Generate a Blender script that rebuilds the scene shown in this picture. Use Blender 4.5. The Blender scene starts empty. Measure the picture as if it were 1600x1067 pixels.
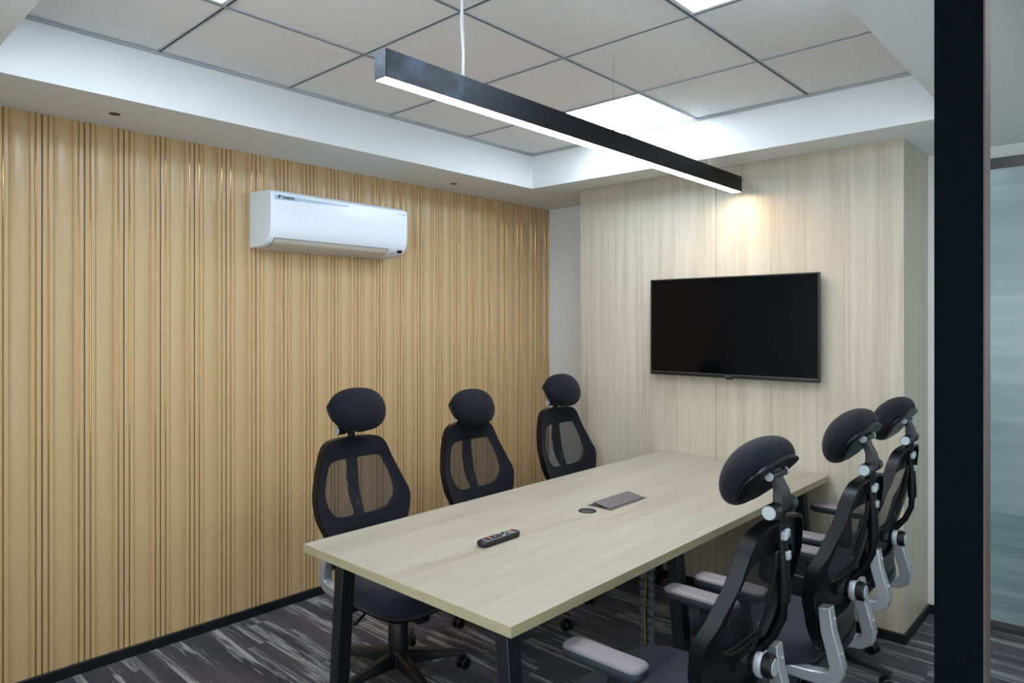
import bpy, bmesh, math, random
from mathutils import Vector, Matrix
random.seed(7)
PI = math.pi
SC = bpy.context.scene
COL = SC.collection

# ------------------------------------------------------------------ camera
cam_d = bpy.data.cameras.new('camera')
cam = bpy.data.objects.new('camera', cam_d)
COL.objects.link(cam)
cam.location = (0, 0, 1.6)
cam.rotation_euler = (math.radians(90), 0, math.radians(42.497))
cam_d.sensor_fit = 'HORIZONTAL'
cam_d.sensor_width = 36.0
cam_d.lens = 1082.16 / 1600 * 36.0
cam_d.shift_y = -28.25 / 1600
cam_d.clip_start = 0.02
SC.camera = cam

# ------------------------------------------------------------------ world, exposure, light levels
WORLD_W = 2.4
w = bpy.data.worlds.new('world')
SC.world = w
w.use_nodes = True
bg = w.node_tree.nodes['Background']
bg.inputs[0].default_value = (0.85, 0.92, 1.0, 1)
bg.inputs[1].default_value = WORLD_W
SC.view_settings.view_transform = 'Standard'
SC.view_settings.look = 'None'
SC.view_settings.exposure = 0.84
SC.view_settings.gamma = 1.0
SC.view_settings.use_curve_mapping = False
PANEL_COL, PANEL_W = (0.66, 0.82, 1.0), 13.5      # the square ceiling lights
LAMP_COL, LAMP_W = (1.0, 0.82, 0.61), 30.0       # the hanging linear lamp
HALL_COL, HALL_W = (0.86, 0.95, 1.0), 2.5        # added corridor fill light

# ------------------------------------------------------------------ room dimensions
XL = -3.603          # left wall face
XR = -0.17           # partition plane
YF, YB = -0.10, 4.382
ZS, ZC = 2.5265, 2.7602          # soffit, tiled ceiling
TX0, TX1, TY0, TY1 = -3.118, -0.6456, 0.5505, 3.611
YP, XP1, XP2 = 3.868, -2.8998, -0.8923
BB = 0.05
ZT = 0.793

# ------------------------------------------------------------------ helpers
class MB:
    """collects geometry for ONE mesh object"""
    def __init__(self):
        self.v = []; self.f = []; self.m = []
    def add(self, verts, faces, mat=0, M=None):
        o = len(self.v)
        for p in verts:
            p = Vector(p)
            self.v.append(tuple(M @ p) if M else tuple(p))
        for f in faces:
            self.f.append([i + o for i in f]); self.m.append(mat)
    def box(self, x0, x1, y0, y1, z0, z1, mat=0, M=None):
        vs = [(x0,y0,z0),(x1,y0,z0),(x1,y1,z0),(x0,y1,z0),(x0,y0,z1),(x1,y0,z1),(x1,y1,z1),(x0,y1,z1)]
        self.add(vs, [(0,3,2,1),(4,5,6,7),(0,1,5,4),(1,2,6,5),(2,3,7,6),(3,0,4,7)], mat, M)
    def loft(self, rings, mat=0, cap=True, closed=True, M=None):
        n = len(rings[0]); vs = [p for r in rings for p in r]; fs = []
        for i in range(len(rings)-1):
            for k in range(n if closed else n-1):
                a = i*n+k; b = i*n+(k+1) % n
                fs.append((a, b, b+n, a+n))
        if cap:
            fs.append(tuple(range(n))[::-1]); fs.append(tuple((len(rings)-1)*n+k for k in range(n)))
        self.add(vs, fs, mat, M)
    def tube(self, pts, rad, n=14, mat=0, M=None, flat=1.0):
        pts = [Vector(p) for p in pts]
        if not hasattr(rad, '__len__'): rad = [rad]*len(pts)
        rings = []; prev = None
        for i, p in enumerate(pts):
            t = (pts[min(i+1, len(pts)-1)] - pts[max(i-1, 0)]).normalized()
            if prev is None:
                a = Vector((1,0,0)) if abs(t.x) < .9 else Vector((0,0,1))
            else: a = prev
            b = t.cross(a).normalized(); a = b.cross(t).normalized(); prev = a
            rings.append([p + rad[i]*(a*math.cos(q) + b*flat*math.sin(q)) for q in (2*PI*k/n for k in range(n))])
        self.loft(rings, mat, True, True, M)
    def cyl(self, p, axis, r, h, n=24, mat=0, bev=0.0, M=None):
        ax = Vector(axis).normalized(); p = Vector(p)
        a = ax.orthogonal().normalized(); b = ax.cross(a)
        prof = [(r-bev, 0), (r, bev), (r, h-bev), (r-bev, h)] if bev else [(r, 0), (r, h)]
        self.loft([[p + ax*z + q*(a*math.cos(t)+b*math.sin(t)) for t in (2*PI*k/n for k in range(n))] for q, z in prof], mat, True, True, M)
    def lathe(self, prof, n=28, mat=0, M=None):
        self.loft([[(r*math.cos(t), r*math.sin(t), z) for t in (2*PI*k/n for k in range(n))] for r, z in prof], mat, True, True, M)
    def build(self, name, mats, parent=None, angle=35, bevel=0, seg=2, subsurf=0, smooth=True):
        me = bpy.data.meshes.new(name)
        me.from_pydata(self.v, [], self.f)
        if not isinstance(mats, (list, tuple)): mats = [mats]
        for m in mats: me.materials.append(m)
        me.polygons.foreach_set('material_index', self.m)
        bm = bmesh.new(); bm.from_mesh(me)
        bmesh.ops.recalc_face_normals(bm, faces=bm.faces)
        bm.to_mesh(me); bm.free()
        me.update()
        if smooth:
            me.shade_smooth(); me.set_sharp_from_angle(angle=math.radians(angle))
        o = bpy.data.objects.new(name, me); COL.objects.link(o)
        if parent: o.parent = parent
        if bevel:
            b = o.modifiers.new('bevel', 'BEVEL'); b.width = bevel; b.segments = seg; b.limit_method = 'ANGLE'; b.angle_limit = math.radians(40)
            b.harden_normals = False
        if subsurf:
            s = o.modifiers.new('sub', 'SUBSURF'); s.levels = subsurf; s.render_levels = subsurf
        return o

def tag(o, label, cat, group=None):
    o['label'] = label; o['category'] = cat
    if group: o['group'] = group
    return o
def struct(o):
    o['kind'] = 'structure'; return o
def empty(name, loc, rz=0):
    o = bpy.data.objects.new(name, None); COL.objects.link(o)
    o.empty_display_size = 0.1
    o.location = loc; o.rotation_euler = (0, 0, rz); return o
def copy_tree(o, parent=None):
    c = o.copy(); COL.objects.link(c)
    if parent: c.parent = parent
    for ch in list(o.children): copy_tree(ch, c)
    return c
def text_mesh(txt, size, bold=0.0):
    cu = bpy.data.curves.new('lettering', 'FONT'); cu.body = txt; cu.size = size; cu.extrude = 0.0004; cu.offset = bold
    cu.align_x = 'LEFT'; cu.align_y = 'CENTER'
    tmp = bpy.data.objects.new('lettering', cu); COL.objects.link(tmp)
    dg = bpy.context.evaluated_depsgraph_get()
    me = bpy.data.meshes.new_from_object(tmp.evaluated_get(dg))
    bpy.data.objects.remove(tmp)
    return me

# ------------------------------------------------------------------ materials
def lin(c):
    c = c/255.0
    return c/12.92 if c <= 0.04045 else ((c+0.055)/1.055)**2.4
def rgb(r, g, b): return (lin(r), lin(g), lin(b), 1)
def mat(name, col, rough=0.5, metal=0.0, spec=0.5, bump=None, coat=0.0, sheen=0.0):
    m = bpy.data.materials.new(name); m.use_nodes = True
    nt = m.node_tree; b = nt.nodes['Principled BSDF']
    b.inputs['Base Color'].default_value = col
    b.inputs['Roughness'].default_value = rough
    b.inputs['Metallic'].default_value = metal
    b.inputs['Specular IOR Level'].default_value = spec
    b.inputs['Coat Weight'].default_value = coat
    b.inputs['Sheen Weight'].default_value = sheen
    # every surface carries a faint procedural unevenness
    tc = nt.nodes.new('ShaderNodeTexCoord'); nz = nt.nodes.new('ShaderNodeTexNoise')
    nz.inputs['Scale'].default_value = bump[0] if bump else 60.0
    nz.inputs['Detail'].default_value = 4
    bp = nt.nodes.new('ShaderNodeBump'); bp.inputs['Strength'].default_value = bump[1] if bump else 0.03
    bp.inputs['Distance'].default_value = bump[2] if bump else 0.002
    nt.links.new(tc.outputs['Object'], nz.inputs['Vector'])
    nt.links.new(nz.outputs['Fac'], bp.inputs['Height'])
    nt.links.new(bp.outputs['Normal'], b.inputs['Normal'])
    return m
def emis(name, col, s):
    m = bpy.data.materials.new(name); m.use_nodes = True
    nt = m.node_tree; nt.nodes.remove(nt.nodes['Principled BSDF'])
    e = nt.nodes.new('ShaderNodeEmission'); e.inputs[0].default_value = (*col, 1); e.inputs[1].default_value = s
    nt.links.new(e.outputs[0], nt.nodes['Material Output'].inputs[0])
    return m
def ramp(nt, stops):
    r = nt.nodes.new('ShaderNodeValToRGB'); e = r.color_ramp.elements
    e[0].position, e[0].color = stops[0]; e[1].position, e[1].color = stops[-1]
    for p, c in stops[1:-1]:
        k = e.new(p); k.color = c
    return r
def wood(name, scale, stops, rough=0.42, fig=0.5):
    """pale laminate: long streaks along one axis (scale is small along the grain)"""
    m = mat(name, (1,1,1,1), rough); nt = m.node_tree; b = nt.nodes['Principled BSDF']
    tc = [n for n in nt.nodes if n.type == 'TEX_COORD'][0]
    def noise(mul, detail, dist=0.0, off=0.0):
        mp = nt.nodes.new('ShaderNodeMapping'); mp.inputs['Scale'].default_value = [s*mul for s in scale]
        mp.inputs['Location'].default_value = (off, off, off)
        n = nt.nodes.new('ShaderNodeTexNoise'); n.inputs['Scale'].default_value = 1.0
        n.inputs['Detail'].default_value = detail; n.inputs['Distortion'].default_value = dist
        nt.links.new(tc.outputs['Object'], mp.inputs[0]); nt.links.new(mp.outputs[0], n.inputs['Vector'])
        return n
    a = noise(1.0, 6, 0.3); c = noise(4.0, 5, 0.2, 3.1); d = noise(0.28, 3, 1.2, 7.7)
    m1 = nt.nodes.new('ShaderNodeMix'); m1.data_type = 'FLOAT'; m1.inputs[0].default_value = 0.42
    nt.links.new(a.outputs['Fac'], m1.inputs[2]); nt.links.new(c.outputs['Fac'], m1.inputs[3])
    m2 = nt.nodes.new('ShaderNodeMix'); m2.data_type = 'FLOAT'; m2.inputs[0].default_value = 0.35
    nt.links.new(m1.outputs[0], m2.inputs[2]); nt.links.new(d.outputs['Fac'], m2.inputs[3])
    r = ramp(nt, stops); nt.links.new(m2.outputs[0], r.inputs[0])
    nt.links.new(r.outputs[0], b.inputs['Base Color'])
    return m

M = {}
M['paint'] = mat('white paint', rgb(228, 227, 223), 0.7, spec=0.3, bump=(180, .05, .001))
M['soffit'] = mat('soffit paint', rgb(224, 224, 222), 0.75, spec=0.25, bump=(180, .05, .001))
M['black'] = mat('black skirting', rgb(14, 14, 17), 0.45)
M['blackmetal'] = mat('black powder coat', rgb(16, 19, 25), 0.42, bump=(400, .04, .001))
M['darkframe'] = mat('dark partition profile', rgb(2, 5, 10), 0.8, spec=0.05)
M['bronze'] = mat('bronze gasket', rgb(58, 44, 40), 0.5)
M['wallpanel'] = mat('beige fluted panel', rgb(190, 160, 117), 0.30, spec=0.5, bump=(150, .0, .0006))
M['gold'] = mat('gold inlay', rgb(214, 166, 108), 0.15, metal=0.75, spec=0.5, bump=(200, .0, .0005))
M['seam'] = mat('panel seam', rgb(60, 48, 36), 0.7)
M['lam_wall'] = wood('pale oak wall laminate', (44, 44, 1.1), [(0.30, rgb(146, 134, 117)), (0.45, rgb(170, 160, 142)), (0.58, rgb(181, 173, 156)), (0.72, rgb(190, 183, 169))])
M['lam_table'] = wood('pale oak table laminate', (17, 1.3, 17), [(0.30, rgb(120, 108, 92)), (0.44, rgb(140, 133, 119)), (0.58, rgb(150, 145, 132)), (0.74, rgb(159, 156, 147))], 0.42)
M['edge'] = wood('table edge band', (9, 0.9, 40), [(0.30, rgb(142, 132, 102)), (0.7, rgb(166, 158, 126))], 0.4)
M['ac'] = mat('white ac plastic', rgb(226, 233, 240), 0.3, spec=0.5, bump=(300, .01, .001))
M['ac_under'] = mat('ac vane plastic', rgb(205, 198, 186), 0.4)
M['dark'] = mat('dark gap', rgb(22, 22, 24), 0.6)
M['ink'] = mat('navy ink', rgb(20, 28, 52), 0.5)
M['blueink'] = mat('blue ink', rgb(70, 150, 205), 0.5)
M['strip'] = mat('grey blue trim strip', rgb(176, 194, 214), 0.25)
M['screen'] = mat('tv screen glass', rgb(3, 4, 7), 0.10, spec=0.18, bump=(2, .0, .001))
M['tvbezel'] = mat('tv bezel', rgb(8, 8, 10), 0.35)
M['silver_line'] = mat('tv chin line', rgb(120, 122, 126), 0.25, metal=0.8)
M['plastic'] = mat('black nylon plastic', rgb(13, 14, 17), 0.42, bump=(500, .05, .001))
M['plastic_gloss'] = mat('satin black plastic', rgb(8, 9, 13), 0.38, spec=0.25)
M['silver'] = mat('silver painted bracket', rgb(178, 180, 184), 0.34, metal=0.55, bump=(400, .03, .001))
M['chrome'] = mat('brushed end cap', rgb(178, 186, 192), 0.3, metal=0.35)
M['pad_top'] = mat('grey arm pad', rgb(104, 98, 100), 0.6)
M['pad_body'] = mat('slate arm pad body', rgb(38, 43, 51), 0.5)
M['tube_grey'] = mat('grey cable riser', rgb(92, 94, 106), 0.5)
M['cable_y'] = mat('yellow cable', rgb(170, 140, 30), 0.5)
M['steel'] = mat('steel wire', rgb(150, 152, 155), 0.3, metal=0.9)
M['whitecable'] = mat('white cable', rgb(226, 228, 230), 0.4)
M['flip'] = mat('gunmetal lid', rgb(92, 88, 92), 0.42, metal=0.3)
M['rubber'] = mat('remote rubber', rgb(18, 19, 22), 0.45)
M['key'] = mat('pale remote key', rgb(120, 122, 126), 0.5)
M['redkey'] = mat('red remote key', rgb(210, 70, 60), 0.5)
M['goldkey'] = mat('amber remote key', rgb(190, 150, 80), 0.5)
M['bluekey'] = mat('blue remote key', rgb(70, 80, 150), 0.5)
M['light_panel'] = emis('led panel glow', PANEL_COL, PANEL_W)
M['light_lamp'] = emis('warm led glow', LAMP_COL, LAMP_W)
M['hall_fill'] = emis('hall fill glow', HALL_COL, HALL_W)
M['grid'] = mat('grey ceiling grid', rgb(168, 172, 176), 0.5)
M['frame_white'] = mat('white metal', rgb(215, 218, 220), 0.4)

def fabric(name, col, sc=900.0, st=0.25, sheen=0.3):
    m = mat(name, col, 0.85, spec=0.2, sheen=sheen)
    nt = m.node_tree; b = nt.nodes['Principled BSDF']
    tc = [n for n in nt.nodes if n.type == 'TEX_COORD'][0]
    bp = [n for n in nt.nodes if n.type == 'BUMP'][0]
    mx = None
    for d in ('X', 'Y'):
        wv = nt.nodes.new('ShaderNodeTexWave'); wv.bands_direction = d; wv.inputs['Scale'].default_value = sc/2/PI
        nt.links.new(tc.outputs['Object'], wv.inputs['Vector'])
        if mx is None: mx = wv
        else:
            a = nt.nodes.new('ShaderNodeMath'); a.operation = 'ADD'
            nt.links.new(mx.outputs['Fac'], a.inputs[0]); nt.links.new(wv.outputs['Fac'], a.inputs[1]); mx = a
    nt.links.new(mx.outputs[0], bp.inputs['Height']); bp.inputs['Strength'].default_value = st; bp.inputs['Distance'].default_value = 0.0006
    return m
M['fabric'] = fabric('navy black fabric', rgb(10, 11, 21), sheen=.05)
M['seatfab'] = fabric('slate seat fabric', rgb(37, 36, 47), sheen=.10)

# woven see-through mesh of the backrests: real holes by a procedural weave
def weave(name):
    m = mat(name, rgb(22, 24, 32), 0.7, spec=0.25); nt = m.node_tree; b = nt.nodes['Principled BSDF']
    tc = [n for n in nt.nodes if n.type == 'TEX_COORD'][0]
    sep = nt.nodes.new('ShaderNodeSeparateXYZ'); nt.links.new(tc.outputs['Object'], sep.inputs[0])
    def mth(op, a, b_=None):
        n = nt.nodes.new('ShaderNodeMath'); n.operation = op
        for i, v in enumerate((a, b_)):
            if v is None: continue
            if isinstance(v, (int, float)): n.inputs[i].default_value = v
            else: nt.links.new(v, n.inputs[i])
        return n.outputs[0]
    per = 0.0042
    p = mth('ADD', sep.outputs['X'], sep.outputs['Z']); q = mth('SUBTRACT', sep.outputs['X'], sep.outputs['Z'])
    s1 = mth('ABSOLUTE', mth('SINE', mth('MULTIPLY', p, PI/per))); s2 = mth('ABSOLUTE', mth('SINE', mth('MULTIPLY', q, PI/per)))
    hole = mth('GREATER_THAN', mth('MULTIPLY', s1, s2), 0.52)
    tr = nt.nodes.new('ShaderNodeBsdfTransparent'); mx = nt.nodes.new('ShaderNodeMixShader')
    nt.links.new(hole, mx.inputs[0]); nt.links.new(b.outputs[0], mx.inputs[1]); nt.links.new(tr.outputs[0], mx.inputs[2])
    nt.links.new(mx.outputs[0], nt.nodes['Material Output'].inputs[0])
    return m
M['weave'] = weave('backrest weave')

# clear pane: fresnel reflection over a faint green transmission
def pane(name, tint):
    m = bpy.data.materials.new(name); m.use_nodes = True; nt = m.node_tree
    nt.nodes.remove(nt.nodes['Principled BSDF'])
    tr = nt.nodes.new('ShaderNodeBsdfTransparent'); tr.inputs[0].default_value = tint
    gl = nt.nodes.new('ShaderNodeBsdfGlossy'); gl.inputs['Roughness'].default_value = 0.02
    fr = nt.nodes.new('ShaderNodeFresnel'); geo = nt.nodes.new('ShaderNodeNewGeometry'); ior = nt.nodes.new('ShaderNodeMix'); ior.data_type = 'FLOAT'
    ior.inputs[2].default_value = 1.03; ior.inputs[3].default_value = 1/1.03      # same reflectance on both faces of the sheet
    nt.links.new(geo.outputs['Backfacing'], ior.inputs[0]); nt.links.new(ior.outputs[0], fr.inputs[0])
    mx = nt.nodes.new('ShaderNodeMixShader')
    nt.links.new(fr.outputs[0], mx.inputs[0]); nt.links.new(tr.outputs[0], mx.inputs[1]); nt.links.new(gl.outputs[0], mx.inputs[2])
    nt.links.new(mx.outputs[0], nt.nodes['Material Output'].inputs[0])
    return m
M['pane'] = pane('partition glass', (0.95, 0.97, 0.97, 1))

# frosted film panel with horizontal bands that get denser towards the floor
def frosted():
    m = mat('frosted glass film', rgb(150, 172, 174), 0.22, spec=0.5); nt = m.node_tree; b = nt.nodes['Principled BSDF']
    tc = [n for n in nt.nodes if n.type == 'TEX_COORD'][0]
    mp = nt.nodes.new('ShaderNodeMapping'); mp.inputs['Scale'].default_value = (0.4, 0.4, 14)
    nz = nt.nodes.new('ShaderNodeTexNoise'); nz.inputs['Scale'].default_value = 1.0; nz.inputs['Detail'].default_value = 5
    nt.links.new(tc.outputs['Object'], mp.inputs[0]); nt.links.new(mp.outputs[0], nz.inputs['Vector'])
    r = ramp(nt, [(0.3, rgb(122, 147, 150)), (0.55, rgb(138, 161, 163)), (0.75, rgb(170, 187, 187))])
    nt.links.new(nz.outputs['Fac'], r.inputs[0]); nt.links.new(r.outputs[0], b.inputs['Base Color'])
    return m
M['frost'] = frosted()

# speckled mineral-fibre ceiling tile
def tile():
    m = mat('mineral ceiling tile', rgb(196, 194, 188), 0.9, spec=0.1, bump=(260, .25, .002)); nt = m.node_tree; b = nt.nodes['Principled BSDF']
    tc = [n for n in nt.nodes if n.type == 'TEX_COORD'][0]
    cols = None
    for sc, th, keep in ((120, 0.16, 0.62), (46, 0.11, 0.55)):
        vo = nt.nodes.new('ShaderNodeTexVoronoi'); vo.inputs['Scale'].default_value = sc
        nt.links.new(tc.outputs['Object'], vo.inputs['Vector'])
        lt = nt.nodes.new('ShaderNodeMath'); lt.operation = 'LESS_THAN'; lt.inputs[1].default_value = th
        nt.links.new(vo.outputs['Distance'], lt.inputs[0])
        sp = nt.nodes.new('ShaderNodeSeparateXYZ'); nt.links.new(vo.outputs['Color'], sp.inputs[0])
        kp = nt.nodes.new('ShaderNodeMath'); kp.operation = 'GREATER_THAN'; kp.inputs[1].default_value = keep
        nt.links.new(sp.outputs['X'], kp.inputs[0])
        mu = nt.nodes.new('ShaderNodeMath'); mu.operation = 'MULTIPLY'
        nt.links.new(lt.outputs[0], mu.inputs[0]); nt.links.new(kp.outputs[0], mu.inputs[1])
        if cols is None: cols = mu
        else:
            mxx = nt.nodes.new('ShaderNodeMath'); mxx.operation = 'MAXIMUM'
            nt.links.new(cols.outputs[0], mxx.inputs[0]); nt.links.new(mu.outputs[0], mxx.inputs[1]); cols = mxx
    mc = nt.nodes.new('ShaderNodeMix'); mc.data_type = 'RGBA'
    mc.inputs[6].default_value = rgb(230, 226, 223); mc.inputs[7].default_value = rgb(150, 147, 143)
    nt.links.new(cols.outputs[0], mc.inputs[0]); nt.links.new(mc.outputs[2], b.inputs['Base Color'])
    return m
M['tile'] = tile()

# carpet planks: charcoal with broken pale streaks running along X
def carpet():
    m = mat('charcoal streaked carpet', (0,0,0,1), 0.95, spec=0.1, sheen=0.2); nt = m.node_tree; b = nt.nodes['Principled BSDF']
    tc = [n for n in nt.nodes if n.type == 'TEX_COORD'][0]
    bp = [n for n in nt.nodes if n.type == 'BUMP'][0]
    def noise(sx, sy, detail, rough=0.5, off=0.0):
        mp = nt.nodes.new('ShaderNodeMapping'); mp.inputs['Scale'].default_value = (sx, sy, 1); mp.inputs['Location'].default_value = (off, off*1.7, 0)
        n = nt.nodes.new('ShaderNodeTexNoise'); n.inputs['Scale'].default_value = 1.0; n.inputs['Detail'].default_value = detail; n.inputs['Roughness'].default_value = rough
        nt.links.new(tc.outputs['Object'], mp.inputs[0]); nt.links.new(mp.outputs[0], n.inputs['Vector']); return n
    def mth(op, a, b_, cl=False):
        n = nt.nodes.new('ShaderNodeMath'); n.operation = op; n.use_clamp = cl
        for i, v in enumerate((a, b_)):
            if isinstance(v, (int, float)): n.inputs[i].default_value = v
            else: nt.links.new(v, n.inputs[i])
        return n.outputs[0]
    # plank offset: each 25 cm plank shifts the streak field
    sp = nt.nodes.new('ShaderNodeSeparateXYZ'); nt.links.new(tc.outputs['Object'], sp.inputs[0])
    streak = noise(1.3, 11, 3, 0.55)
    fine = noise(4, 60, 4, 0.6, 5.3)
    grain = noise(190, 230, 2, 0.7, 1.9)
    body = noise(1.1, 7, 4, 0.5, 9.1)
    s = mth('ADD', mth('MULTIPLY', streak.outputs['Fac'], 0.58), mth('MULTIPLY', fine.outputs['Fac'], 0.42))
    s = mth('MULTIPLY', mth('SUBTRACT', s, 0.545), 14.0, True)
    g = mth('MULTIPLY', mth('SUBTRACT', grain.outputs['Fac'], 0.36), 4.0, True)
    row = mth('FLOOR', mth('MULTIPLY', sp.outputs['Y'], 30.0), 0.0)
    tilerow = mth('FLOOR', mth('MULTIPLY', sp.outputs['Y'], 4.0), 0.0)
    plank = mth('FLOOR', mth('ADD', mth('MULTIPLY', sp.outputs['X'], 1.6), mth('MULTIPLY', tilerow, 0.37)), 0.0)
    cb = nt.nodes.new('ShaderNodeCombineXYZ'); nt.links.new(row, cb.inputs[0]); nt.links.new(plank, cb.inputs[1])
    wn = nt.nodes.new('ShaderNodeTexWhiteNoise'); wn.noise_dimensions = '2D'; nt.links.new(cb.outputs[0], wn.inputs['Vector'])
    cell = mth('MULTIPLY', mth('SUBTRACT', wn.outputs['Value'], 0.80), 8.0, True)
    wear = mth('MULTIPLY', mth('SUBTRACT', fine.outputs['Fac'], 0.40), 6.0, True)
    s = mth('MAXIMUM', s, mth('MULTIPLY', mth('MULTIPLY', cell, wear), 0.85))
    s = mth('MULTIPLY', s, g)
    rb = ramp(nt, [(0.32, rgb(32, 31, 39)), (0.5, rgb(54, 50, 58)), (0.68, rgb(78, 71, 78))])
    nt.links.new(body.outputs['Fac'], rb.inputs[0])
    # wool-like speckle on the body
    mg = nt.nodes.new('ShaderNodeMix'); mg.data_type = 'RGBA'; mg.blend_type = 'OVERLAY'; mg.inputs[0].default_value = 0.55
    rg = ramp(nt, [(0.25, (0.18, 0.18, 0.18, 1)), (0.75, (0.8, 0.8, 0.8, 1))]); nt.links.new(grain.outputs['Fac'], rg.inputs[0])
    nt.links.new(rb.outputs[0], mg.inputs[6]); nt.links.new(rg.outputs[0], mg.inputs[7])
    mc = nt.nodes.new('ShaderNodeMix'); mc.data_type = 'RGBA'; mc.inputs[7].default_value = rgb(196, 193, 190)
    nt.links.new(s, mc.inputs[0]); nt.links.new(mg.outputs[2], mc.inputs[6])
    nt.links.new(mc.outputs[2], b.inputs['Base Color'])
    nt.links.new(grain.outputs['Fac'], bp.inputs['Height']); bp.inputs['Strength'].default_value = 0.4; bp.inputs['Distance'].default_value = 0.003
    return m
M['carpet'] = carpet()

# ================================================================== SETTING
m = MB(); m.box(XL-.1, 1.75, -1.6, 7.2, -.06, 0); struct(m.build('floor', M['carpet'], smooth=False))

# left wall: extruded fluted cladding, one period = wide flute, soft groove, rib, gold inlay, rib, seam
PER, SEAM0 = 0.1665, 0.855
def flute_profile():
    half = [(0.0, -.010, 2), (0.0020, -.010, 0), (0.0026, -.001, 0), (0.008, .0015, 0), (0.014, .0018, 0), (0.0205, .0004, 0), (0.0212, -.0028, 1), (0.0218, -.0008, 1), (0.0228, .0008, 1), (0.0240, .0014, 1),
            (0.0252, .0008, 1), (0.0262, -.0008, 1), (0.0268, -.0028, 0), (0.0275, .0004, 0), (0.035, .0020, 0), (0.041, .0016, 0), (0.0455, -.0030, 0),
            (0.0480, -.0065, 0), (0.0505, -.0040, 0), (0.058, -.0004, 0), (0.066, .0020, 0), (0.075, .0034, 0), (PER/2, .0040, 0)]
    right = [(PER - y, h, None) for y, h, _ in half[::-1]][1:]
    full = [(y, h) for y, h, _ in half] + [(y, h) for y, h, _ in right]
    mats = [k for *_, k in half[:-1]]; mats = mats + mats[::-1]
    return full, mats
full, fm = flute_profile()
m = MB()
y = SEAM0 - 6*PER
while y < YB:
    ring0, ring1, mm = [], [], []
    for i, (dy, h) in enumerate(full):
        yy = y + dy
        ring0.append((XL + h, min(yy, YB), 0.0)); ring1.append((XL + h, min(yy, YB), ZS + .02))
    for i in range(len(full)-1):
        if ring0[i][1] >= YB - 1e-6 and ring0[i+1][1] >= YB - 1e-6: continue
        m.add([ring0[i], ring0[i+1], ring1[i+1], ring1[i]], [(0, 1, 2, 3)], fm[i])
    y += PER
m.box(XL-.10, XL-.0115, YF-.1, YB+.1, 0, ZS+.02, 0)
struct(m.build('wall_left', [M['wallpanel'], M['gold'], M['seam']], angle=50))

m = MB(); m.box(XL-.1, XR+.03, YB, YB+.1, 0, ZC+.1); struct(m.build('wall_back', M['paint'], smooth=False))
# wall behind the viewer, its wide window added to bring daylight in
WX0, WX1, WZ0, WZ1 = -2.40, -.45, .80, 2.35
m = MB(); m.box(XL-.1, WX0, YF-.1, YF, 0, ZC+.1); m.box(WX1, XR, YF-.1, YF, 0, ZC+.1); m.box(WX0, WX1, YF-.1, YF, 0, WZ0); m.box(WX0, WX1, YF-.1, YF, WZ1, ZC+.1)
struct(m.build('wall_front', M['paint'], smooth=False))
m = MB()
for x0, x1, z0, z1 in ((WX0, WX1, WZ0, WZ0+.04), (WX0, WX1, WZ1-.04, WZ1), (WX0, WX0+.04, WZ0+.04, WZ1-.04), (WX1-.04, WX1, WZ0+.04, WZ1-.04), (-1.445, -1.405, WZ0+.04, WZ1-.04)): m.box(x0, x1, YF-.07, YF-.02, z0, z1)
struct(m.build('added_window_trim', M['frame_white'], smooth=False))
m = MB(); m.box(WX0+.04, WX1-.04, YF-.048, YF-.042, WZ0+.04, WZ1-.04); struct(m.build('added_window_front', M['pane'], smooth=False))

# laminate-clad projection that carries the television: two panels with a seam, and their returns
SEAMX = -1.894
m = MB()
m.box(XP1, SEAMX-.0012, YP, YB, BB-.005, ZS); m.box(SEAMX+.0012, XP2, YP, YB, BB-.005, ZS); m.box(XP1+.01, XP2-.01, YP+.006, YB, BB-.005, ZS)
struct(m.build('wall_feature', M['lam_wall'], bevel=.0012))

# skirting
def skirt(name, pts):
    m = MB()
    for x0, x1, y0, y1 in pts: m.box(x0, x1, y0, y1, 0, BB)
    struct(m.build(name, M['black'], bevel=.002))
skirt('baseboard_left', [(XL, XL+.016, YF, YB)])
skirt('baseboard_back', [(XL+.016, XP1-.012, YB-.012, YB), (XP1-.012, XP1, YP-.012, YB), (XP1-.012, XP2+.012, YP-.012, YP+.02), (XP2, XP2+.012, YP, YB), (XP2+.012, XR, YB-.012, YB)])

# tiled ceiling in the tray, its exposed grid, the fascia and soffit
GX = [-1.8765 + .6105*k for k in range(-2, 3)]; GY = [1.771 + .6105*k for k in range(-2, 4)]
GX[0], GX[-1], GY[0], GY[-1] = TX0, TX1, TY0, TY1
LIGHTS = [(1, 0), (3, 2), (1, 4)]
m = MB()
for i in range(4):
    for j in range(5):
        if (i, j) in LIGHTS: continue
        m.box(GX[i]+.003, GX[i+1]-.003, GY[j]+.003, GY[j+1]-.003, ZC+.002, ZC+.02)
m.box(TX0-.02, TX1+.02, TY0-.02, TY1+.02, ZC+.06, ZC+.10)
struct(m.build('ceiling', M['tile'], smooth=False))
m = MB()
def bar(x0, x1, y0, y1, along):
    # slotted grid: two pale lips with a dark slot between
    if along == 'x':
        c = (y0+y1)/2
        m.box(x0, x1, c-.0085, c-.0045, ZC-.003, ZC+.006, 0); m.box(x0, x1, c+.0045, c+.0085, ZC-.003, ZC+.006, 0); m.box(x0, x1, c-.0045, c+.0045, ZC-.001, ZC+.02, 1)
    else:
        c = (x0+x1)/2
        m.box(c-.0085, c-.0045, y0, y1, ZC-.0035, ZC+.006, 0); m.box(c+.0045, c+.0085, y0, y1, ZC-.0035, ZC+.006, 0); m.box(c-.0045, c+.0045, y0, y1, ZC-.001, ZC+.02, 1)
for gx in GX[1:-1]: bar(gx, gx, TY0, TY1, 'y')
for gy in GY[1:-1]:
    for i in range(4): bar(GX[i]+.0085, GX[i+1]-.0085, gy, gy, 'x')
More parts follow.
